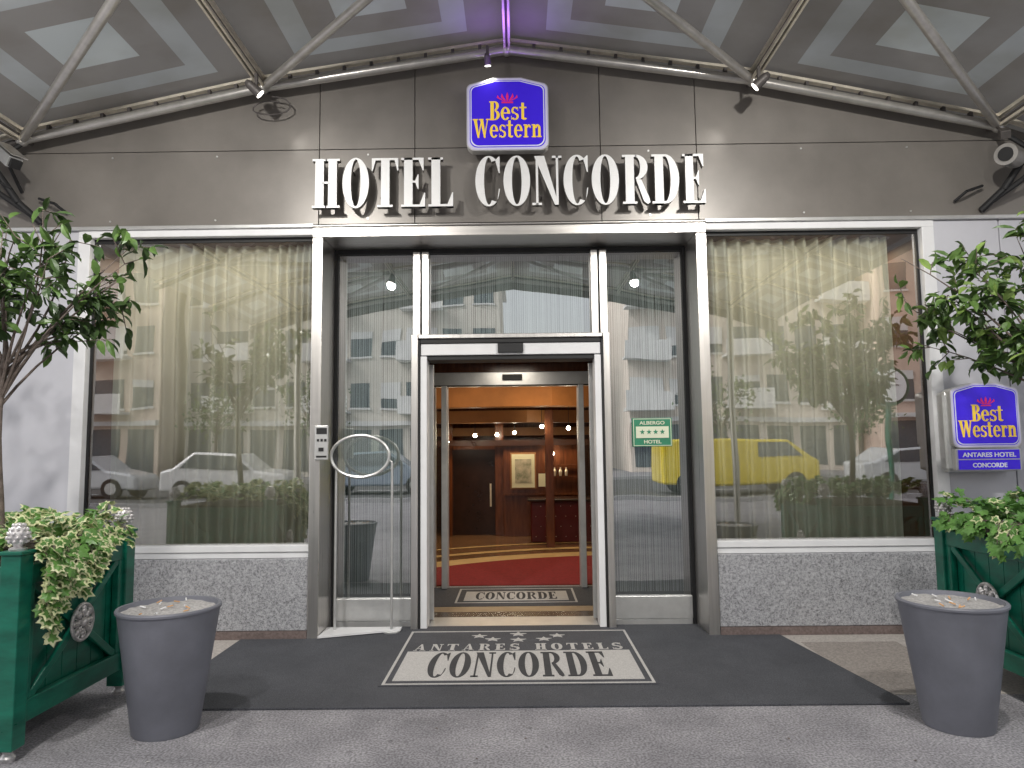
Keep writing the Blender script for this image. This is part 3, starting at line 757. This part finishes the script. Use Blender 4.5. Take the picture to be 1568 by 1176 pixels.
b = MB(); b.add([(cx+.235*math.cos(2*math.pi*i/N), y, cz+.165*math.sin(2*math.pi*i/N)) for i in range(N)], [tuple(range(N))]); b.obj('oval_glass', [glassmat('frosted_oval', (.85, .92, .88), .15, .25)], g)
b = MB(); b.prism([(-1.555, -.10), (-.93, .12), (-.93, .20), (-1.555, .20)], .02, .035); b.obj('threshold_plate', [M['white']])

# ------------------------------------------------------------------ carpet & logo mat
b = MB(); b.prism([(-2.18, -1.62), (2.31, -1.62), (2.12, -.07), (1.66, -.07), (1.555, .30), (-1.555, .30), (-1.66, -.07), (-2.18, -.07)], 0, .013)
b.obj('entrance_carpet', [M['carpet']], bevel=.004)
g = empty('logo_doormat')
b = MB(); b.box(-.85, .93, -1.26, .10, .013, .019); b.obj('base', [M['carpet']], g)
b = MB()
def frame(x0, x1, y0, y1, w, z):
    b.box(x0, x1, y0, y0+w, z, z+.003); b.box(x0, x1, y1-w, y1, z, z+.003); b.box(x0, x0+w, y0+w, y1-w, z, z+.003); b.box(x1-w, x1, y0+w, y1-w, z, z+.003)
frame(-.83, .91, -1.245, .085, .018, .019)
b.box(-.775, .855, -1.17, -.50, .019, .022)
for i, (sx, sy) in enumerate(((-.27, -.07), (-.16, -.17), (.04, -.19), (.24, -.17), (.35, -.07))): b.prism(star(sx, sy, .065), .019, .022)
b.prism(star(.04, -.02, .07), .019, .022)
b.obj('light_pattern', [M['carpetl']], g)
text('word_concorde', 'CONCORDE', .56, 1.24, [M['mattext']], .003, parent=g, mtx=Matrix.Translation((-.58, -1.11, .022)))
text('word_antares', 'ANTARES HOTELS', .17, 1.56, [M['carpetl']], .003, track=.22, parent=g, mtx=Matrix.Translation((-.74, -.475, .019)))
g = empty('inner_doormat')
b = MB(); b.box(-.93, .93, 1.06, 2.0, .0, .014); b.obj('base', [M['carpet']], g)
b = MB(); frame(-.58, .62, 1.2, 1.9, .02, .014); b.box(-.5, .54, 1.30, 1.75, .014, .017); b.obj('light_pattern', [M['carpetl']], g)
text('word_concorde', 'CONCORDE', .34, .82, [M['mattext']], .003, parent=g, mtx=Matrix.Translation((-.39, 1.35, .017)))

# ------------------------------------------------------------------ pots
def pot(x, y, rot=0):
    g = empty('ash_pot'); b = MB()
    b.lathe([(0.001, 0), (.166, 0), (.172, .012), (.261, .640), (.270, .644), (.271, .655), (.266, .662), (.250, .662), (.244, .64), (.232, .58)], (x, y, 0), 56)
    b.obj('shell', [M['pot']], g, smooth=True)
    b = MB(); n = 40
    rings = 9; rs = [(.001+.244*k/(rings-1)) for k in range(rings)]
    for r in rs:
        for i in range(n):
            t = 2*math.pi*i/n; xx = r*math.cos(t); yy = r*math.sin(t)
            b.v.append((x+xx, y+yy, .640+.005*math.sin(xx*31+1+rot)*math.cos(yy*27)+.003*math.sin(xx*80+yy*60)))
    for k in range(rings-1):
        for i in range(n): b.f.append((k*n+i, k*n+(i+1) % n, (k+1)*n+(i+1) % n, (k+1)*n+i)); b.m.append(0)
    b.obj('sand', [M['sand']], g).data.polygons.foreach_set('use_smooth', [True]*len(b.f))
    b = MB()
    for i in range(12):
        a = random.uniform(0, 6.28); r = random.uniform(0, .19); d = random.uniform(0, 6.28)
        p = Vector((x+r*math.cos(a), y+r*math.sin(a), .650)); q = p+Vector((math.cos(d)*.03, math.sin(d)*.03, .008))
        b.tube(p, q, .004, n=6, mi=i % 2)
    b.obj('stubs', [M['butt'], M['white']], g)
pot(-1.88, -1.90); pot(2.40, -1.93, 2)

# ------------------------------------------------------------------ planters
def planter(x0, x1, y0, y1, h):
    g = empty('planter_box'); b = MB(); w = .10
    for x in (x0+w/2, x1-w/2):
        for y in (y0+w/2, y1-w/2): b.box(x-w/2, x+w/2, y-w/2, y+w/2, .06, h); b.box(x-w/2-.01, x+w/2+.01, y-w/2-.01, y+w/2+.01, h+.001, h+.02)
    def side(ax, c, a, d, out):
        def bx(u0, u1, z0, z1, t0, t1):
            lo, hi = sorted((c-out*t0, c-out*t1))
            if ax == 'x': b.box(lo, hi, u0, u1, z0, z1)
            else: b.box(u0, u1, lo, hi, z0, z1)
        def dg(u0, z0, u1, z1, t):
            cc = c-out*t
            p = (cc, u0, z0) if ax == 'x' else (u0, cc, z0); q = (cc, u1, z1) if ax == 'x' else (u1, cc, z1)
            b.bar(p, q, .045, .02, up=(1, 0, 0) if ax == 'x' else (0, 1, 0))
        bx(a, d, h-.16, h-.06, .015, .06); bx(a, d, .16, .27, .015, .06)
        bx(a, a+.05, .27, h-.16, .018, .06); bx(d-.05, d, .27, h-.16, .018, .06)
        dg(a+.05, .27, d-.05, h-.16, .032); dg(a+.05, h-.16, d-.05, .27, .036)
    side('x', x1, y0+w, y1-w, 1); side('x', x0, y0+w, y1-w, -1); side('y', y0, x0+w, x1-w, -1); side('y', y1, x0+w, x1-w, 1)
    b.obj('timber', [M['green']], g, bevel=.005)
    b = MB(); zc = (.27+h-.16)/2
    for i in range(7):
        t = (x1-x0-.13)/7; b.box(x0+.065+i*t+.003, x0+.065+(i+1)*t-.003, y0+.066, y0+.08, .17, h-.07); b.box(x0+.065+i*t+.003, x0+.065+(i+1)*t-.003, y1-.08, y1-.066, .17, h-.07)
        t = (y1-y0-.13)/7; b.box(x0+.066, x0+.08, y0+.065+i*t+.003, y0+.065+(i+1)*t-.003, .17, h-.07); b.box(x1-.08, x1-.066, y0+.065+i*t+.003, y0+.065+(i+1)*t-.003, .17, h-.07)
    b.obj('boards', [M['green']], g)
    quick('liner', [(x0+.081, x1-.081, y0+.081, y1-.081, .17, h-.07)], [M['greend']], g)
    quick('soil_bed', [(x0+.08, x1-.08, y0+.08, y1-.08, h-.069, h-.04)], [M['soil']], g)
    b = MB()
    for x in (x0+w/2, x1-w/2):
        for y in (y0+w/2, y1-w/2):
            b.lathe([(.001, 0), (.03, 0), (.035, .02), (.02, .04), (.035, .06), (.001, .06)], (x, y, 0), 14)
            b.lathe([(.04, h+.02), (.042, h+.03), (.02, h+.04), (.026, h+.05), (.044, h+.07), (.048, h+.095), (.04, h+.125), (.022, h+.15), (.001, h+.16)], (x, y, 0), 14)
            for k in range(5):
                for i in range(9):
                    a = 2*math.pi*(i+.5*(k % 2))/9; rr = (.040, .048, .045, .037, .024)[k]
                    b.ball((x+rr*math.cos(a), y+rr*math.sin(a), h+.065+.02*k), .010, 6)
    for c, out, ax in ((x1, 1, 'x'), (x0, -1, 'x'), (y0, -1, 'y')):
        m = (y0+y1)/2 if ax == 'x' else (x0+x1)/2
        def P(r, a, t):
            u = m+r*math.cos(a); z = zc+r*math.sin(a); return (c+out*t, u, z) if ax == 'x' else (u, c+out*t, z)
        pts = [P(.098, 2*math.pi*i/24, 0) for i in range(25)]
        b.path(pts, .010, 8)
        b.ball(P(0, 0, .010), .026, 10)
        for i in range(8):
            a = 2*math.pi*i/8
            for r, s in ((.045, .013), (.062, .018), (.080, .015)): b.ball(P(r, a, .002), s, 8)
            b.tube(P(.02, a+.39, 0), P(.095, a+.39, 0), .004, n=5)
    b.obj('silver_fittings', [M['silver']], g, smooth=True)
    return g
planter(-3.50, -2.42, -2.34, -1.26, 1.0)
planter(2.93, 4.0, -1.95, -.87, .98)

# ------------------------------------------------------------------ foliage
def leaf(mb, p, d, nrm, L, W, mi):
    d = d.normalized(); s = d.cross(nrm)
    if s.length < 1e-4: s = Vector((1, 0, 0))
    s.normalize(); nn = s.cross(d).normalized()
    f = .18*W; droop = nn*(-.12*L)
    mid = p+d*L*.5; tip = p+d*L+droop*1.4
    v = [p, p+d*L*.22+s*W*.36+nn*f, p+d*L*.5+s*W*.5+nn*f, p+d*L*.8+s*W*.3+nn*f+droop*.6, tip,
         p+d*L*.8-s*W*.3+nn*f+droop*.6, p+d*L*.5-s*W*.5+nn*f, p+d*L*.22-s*W*.36+nn*f, p+d*L*.22, mid, p+d*L*.8+droop*.6]
    mb.add(v, [(0, 8, 1), (8, 9, 2, 1), (9, 10, 3, 2), (10, 4, 3), (0, 7, 8), (8, 7, 6, 9), (9, 6, 5, 10), (10, 5, 4)], mi)
def rv(s=1): return Vector((random.gauss(0, s), random.gauss(0, s), random.gauss(0, s)))
def tree(name, base, top, crown_c, rad, nlimb, seed, twigs=5, leaves=9, LL=.085, mis=(0, 0, 1, 1, 2)):
    random.seed(seed); g = empty(name); w = MB(); lf = MB()
    base = Vector(base); top = Vector(top); pts = []
    for i in range(8):
        t = i/7; pts.append(base.lerp(top, t)+Vector((math.sin(t*5+seed)*.022, math.cos(t*4)*.018, 0)))
    r = .034
    for i in range(7): w.tube(pts[i], pts[i+1], r*(1-.06*i), r*(1-.06*(i+1)), 9)
    cc = Vector(crown_c); R = Vector(rad)
    for i in range(nlimb):
        st = pts[-1].lerp(pts[-3], random.random())
        u = rv(); u.normalize(); u *= random.uniform(.45, 1.0)
        end = cc+Vector((u.x*R.x, u.y*R.y, u.z*R.z))
        mid = st.lerp(end, .5)+Vector((0, 0, .10))+rv(.06)
        seg = []
        for k in range(7):
            t = k/6; seg.append(st*(1-t)**2+mid*2*t*(1-t)+end*t*t)
        for k in range(6): w.tube(seg[k], seg[k+1], .010*(1-k*.13), .010*(1-(k+1)*.13), 6)
        for k in range(twigs):
            a = seg[random.randint(3, 6)]; dr = (end-st).normalized()*.5+rv(.7); dr.z += .05; dr.normalize()
            ln = random.uniform(.08, .20); e = a+dr*ln
            w.tube(a, e, .004, .002, 5)
            nl = leaves+random.randint(-2, 2)
            for q in range(nl):
                t = .2+.8*q/max(1, nl-1); p = a.lerp(e, t)
                ld = dr*.35+rv(.7); ld.z -= .30; ld.normalize()
                nrm = Vector((0, -.5, 1))+rv(.45)
                leaf(lf, p, ld, nrm, LL*random.uniform(.6, 1.2), LL*.42*random.uniform(.8, 1.2), random.choice(mis))
    w.obj('trunk_and_limbs', [M['bark']], g, smooth=True)
    lf.obj('leaves', [M['leaf1'], M['leaf2'], M['leaf3']], g)
tree('potted_tree', (-2.96, -1.80, .9), (-2.98, -1.72, 2.12), (-2.72, -1.70, 2.50), (.86, .6, .46), 19, 14, 5, 6, .115, (0, 0, 0, 1, 1))
tree('potted_tree', (3.48, -1.40, .9), (3.50, -1.42, 1.95), (3.27, -1.35, 2.47), (.92, .65, .55), 38, 5, 6, 7, .115, (0, 1, 1, 1, 2))

IV = [(0, 0), (.28, -.10), (.5, .12), (.36, .32), (.52, .62), (.22, .62), (0, 1.0), (-.22, .62), (-.52, .62), (-.36, .32), (-.5, .12), (-.28, -.10)]
def ivyleaf(mb, p, d, nrm, s, vari):
    d = d.normalized(); a = d.cross(nrm)
    if a.length < 1e-3: a = Vector((1, 0, 0))
    a.normalize(); nn = a.cross(d).normalized()
    c = p+d*s*.35+nn*.05*s
    vs = [c]+[p+a*x*s+d*y*s-nn*abs(x)*s*.25 for x, y in IV]
    mb.add(vs, [(0, 1+i, 1+(i+1) % 12) for i in range(12)], 0 if vari else 1)
    if vari:
        k = .62; p2 = p+nn*.003+d*s*.13
        vs = [c+nn*.004]+[p2+a*x*s*k+d*y*s*k-nn*abs(x)*s*k*.25 for x, y in IV]
        mb.add(vs, [(0, 1+i, 1+(i+1) % 12) for i in range(12)], 1)
def ivy(name, x0, x1, y0, y1, z, face, edges, n, vr, seed):
    random.seed(seed); g = empty(name); b = MB(); st = MB()
    for i in range(n):
        x = random.uniform(x0, x1); y = random.uniform(y0, y1)
        zz = z+.02+.13*abs(math.sin(x*7+seed)*math.cos(y*6))+random.uniform(0, .07)
        ivyleaf(b, Vector((x, y, zz)), Vector((random.gauss(0, 1), random.gauss(0, 1), random.gauss(-.1, .4))), Vector((0, -.3, 1))+rv(.4), random.uniform(.04, .08), random.random() < vr)
    for (ex, ey, ln, cnt) in edges:
        for k in range(cnt):
            px = ex+random.uniform(-.03, .03); py = ey+random.uniform(-.13, .13); L = ln*random.uniform(.35, 1)
            prev = Vector((px-face*.1, py, z+.06)); steps = max(3, int(L/.03))
            for q in range(steps):
                cur = Vector((px+face*(.03+.05*math.sin(min(1.6, q*.35))), py+.02*math.sin(q*.7+k), z+.07-q*.03))
                st.tube(prev, cur, .003, n=4); prev = cur
                for h in range(2):
                    ivyleaf(b, cur+rv(.012), Vector((face*.5+random.gauss(0, .5), random.gauss(0, .8), -.7)), Vector((face, random.gauss(-.4, .4), .35)), random.uniform(.045, .08), random.random() < vr)
    b.obj('leaves', [M['ivyc'], M['ivyg']], g)
    st.obj('stems', [M['bark']], g)
ivy('ivy_plant', -3.45, -2.42, -2.28, -1.35, .98, 1, [(-2.42, -1.86, .26, 8), (-2.42, -2.10, .50, 12), (-2.42, -1.58, .12, 6)], 800, .72, 3)
ivy('ivy_plant', 2.90, 3.95, -1.85, -.95, .97, -1, [(2.93, -1.5, .16, 6), (2.93, -1.2, .08, 5), (2.93, -1.75, .22, 6)], 850, .12, 9)

# ------------------------------------------------------------------ street opposite (seen in the glass)
M['bw'] = mat('bldg_window', (.08, .10, .12), .15)
def building(name, x0, x1, y, h, col, cols, seed):
    random.seed(seed); g = empty(name); wm = mat(name+'_wall', col, .85, 0, .06, 1)
    quick('walls', [(x0, x1, y-12, y, 0, h)], [wm], g)
    quick('roof', [(x0-.3, x1+.3, y-12.3, y+.5, h, h+.4)], [M['facade']], g)
    a = MB(); c = MB(); d = MB(); fl = int(h/3.1); dx = (x1-x0)/cols
    for r in range(fl):
        z = r*3.1+.9
        if r == 0:
            for i in range(cols): a.box(x0+dx*(i+.12), x0+dx*(i+.88), y, y+.03, .3, 2.8)
            c.box(x0, x1, y, y+.35, 3.0, 3.25); continue
        for i in range(cols):
            cx = x0+dx*(i+.5); ww = .6 if (i+seed) % 3 else .9
            a.box(cx-ww, cx+ww, y, y+.03, z, z+1.6)
            c.box(cx-ww-.08, cx+ww+.08, y, y+.1, z-.12, z)
            if random.random() < .5: c.box(cx-ww, cx+ww, y+.035, y+.06, z+1.6-random.uniform(.4, 1.4), z+1.6)
            if (i+seed) % 3 == 0:
                d.box(cx-1.3, cx+1.3, y+.0, y+1.1, z-.35, z-.2); d.box(cx-1.3, cx+1.3, y+1.05, y+1.1, z-.2, z+.7)
    a.obj('windows', [M['bw']], g); c.obj('sills_and_shutters', [M['facade']], g); d.obj('balconies', [M['facade']], g)
building('apartment_block', -46, -20, -34, 12.6, (.66, .54, .46), 13, 1)
building('apartment_block', -19.5, -1.0, -36, 12.8, (.64, .60, .54), 10, 2)
building('apartment_block', 6.8, 20, -36, 12.5, (.70, .62, .55), 7, 3)
building('apartment_block', 20.5, 46, -34, 12.7, (.66, .50, .42), 13, 4)
building('apartment_block', -12, 24, -95, 12.6, (.6, .6, .61), 14, 5)
def car(name, x, y, col, L=4.2, hh=1.45, van=False):
    g = empty(name); m = mat(name+'_paint', col, .25, .2, .03, 2, coat=.5)
    if van: P = [(0, .3), (L, .3), (L, 1.0), (L-.25, 1.15), (L-1.0, hh), (.15, hh), (0, hh-.15)]
    else: P = [(0, .3), (L, .3), (L, .68), (L-.15, .78), (L-1.0, .92), (L-1.7, hh), (1.1, hh), (.4, .98), (0, .9)]
    b = MB(); b.prism(P, -.85, .85); b.xf(Matrix.Translation((x, y, 0)) @ Matrix.Rotation(math.radians(90), 4, 'X')); b.obj('body', [m], g, bevel=.07)
    b = MB()
    W = [(L-.55, 1.15), (L-1.05, hh-.1), (L-1.9, hh-.1), (L-1.9, 1.15)] if van else [(L-1.15, .95), (L-1.75, hh-.08), (1.15, hh-.08), (.65, .98)]
    b.prism(W, -.87, .87); b.xf(Matrix.Translation((x, y, 0)) @ Matrix.Rotation(math.radians(90), 4, 'X')); b.obj('glazing', [M['bw']], g)
    b = MB()
    for wx in (.75, L-.8):
        for s in (-1, 1): b.tube((x+wx, y+s*.70, .32), (x+wx, y+s*.88, .32), .32, n=20); b.tube((x+wx, y+s*.88, .32), (x+wx, y+s*.89, .32), .19, n=14, mi=1)
    b.obj('wheels', [M['black'], M['alu']], g)
car('parked_car', -17, -19, (.7, .72, .75)); car('parked_car', -11.8, -18.6, (.78, .78, .79)); car('parked_car', -6.9, -18.8, (.30, .36, .45)); car('parked_car', -1.9, -19.4, (.7, .7, .7))
car('yellow_van', 4.7, -17.8, (.85, .66, .02), 4.9, 1.75, True); car('parked_car', 11.5, -18.7, (.7, .72, .75)); car('parked_car', 16.5, -18.7, (.35, .4, .5))
for k, (x, y) in enumerate(((-14.5, -28.5), (-9.6, -28.3), (9.6, -28.2), (16.5, -28.4))):
    random.seed(50+k); g = empty('street_tree'); w = MB(); lf = MB()
    w.tube((x, y, 0), (x+.1, y, 2.4), .10, .07, 8)
    for i in range(16):
        a = Vector((x+.1, y, 2.2+random.random()*.4)); u = rv(); u.normalize(); e = Vector((x, y, 3.7))+Vector((u.x*1.3, u.y*1.3, u.z*1.2))
        w.tube(a, e, .03, .01, 5)
        for q in range(40):
            p = e+rv(.32); leaf(lf, p, rv(), rv(), .2, .11, random.choice((0, 1, 1)))
    w.obj('trunk_and_limbs', [M['bark']], g); lf.obj('leaves', [M['leaf1'], M['leaf2'], M['leaf3']], g)
g = empty('street_clock'); b = MB(); b.tube((9.6, -12.5, 0), (9.6, -12.5, 2.6), .06); b.tube((9.6, -12.6, 3.0), (9.6, -12.4, 3.0), .5, n=32); b.obj('post_and_case', [M['green']], g)
b = MB(); b.tube((9.6, -12.39, 3.0), (9.6, -12.38, 3.0), .42, n=32); b.obj('dial', [M['signwhite']], g)
quick('clock_hands', [(9.585, 9.615, -12.375, -12.37, 3.0, 3.32), (9.6, 9.82, -12.368, -12.365, 2.99, 3.01)], [M['black']], g)

# ------------------------------------------------------------------ world, sun
w = bpy.data.worlds.new('World'); scene.world = w; w.use_nodes = True; n = w.node_tree.nodes; l = w.node_tree.links
bg = n['Background']; sky = n.new('ShaderNodeTexSky'); sky.sky_type = 'NISHITA'; sky.sun_disc = False
el, az = math.radians(42), math.radians(290)
sky.sun_elevation = el; sky.sun_rotation = az; sky.dust_density = 4; sky.air_density = 1.0
hs = n.new('ShaderNodeHueSaturation'); hs.inputs['Saturation'].default_value = .2; hs.inputs['Value'].default_value = 1.8
l.new(sky.outputs[0], hs.inputs['Color']); l.new(hs.outputs[0], bg.inputs[0]); bg.inputs[1].default_value = .15
S = bpy.data.lights.new('sun', 'SUN'); S.energy = 1.5; S.angle = math.radians(20); S.color = (1, .97, .92)
so = bpy.data.objects.new('sun', S); scene.collection.objects.link(so)
d = Vector((math.sin(az)*math.cos(el), math.cos(az)*math.cos(el), math.sin(el)))
so.rotation_euler = (-d).to_track_quat('-Z', 'Y').to_euler()

# ------------------------------------------------------------------ camera
cam = bpy.data.cameras.new('camera'); co = bpy.data.objects.new('camera', cam); scene.collection.objects.link(co)
cam.sensor_width = 36; cam.lens = 36*1100/1568; cam.clip_end = 1000
co.matrix_world = Matrix.Translation((.055, -5.95, 1.5)) @ Matrix.Rotation(.0073, 4, 'Z') @ Matrix.Rotation(math.radians(90+5.19), 4, 'X') @ Matrix.Rotation(-.011, 4, 'Z')
scene.camera = co
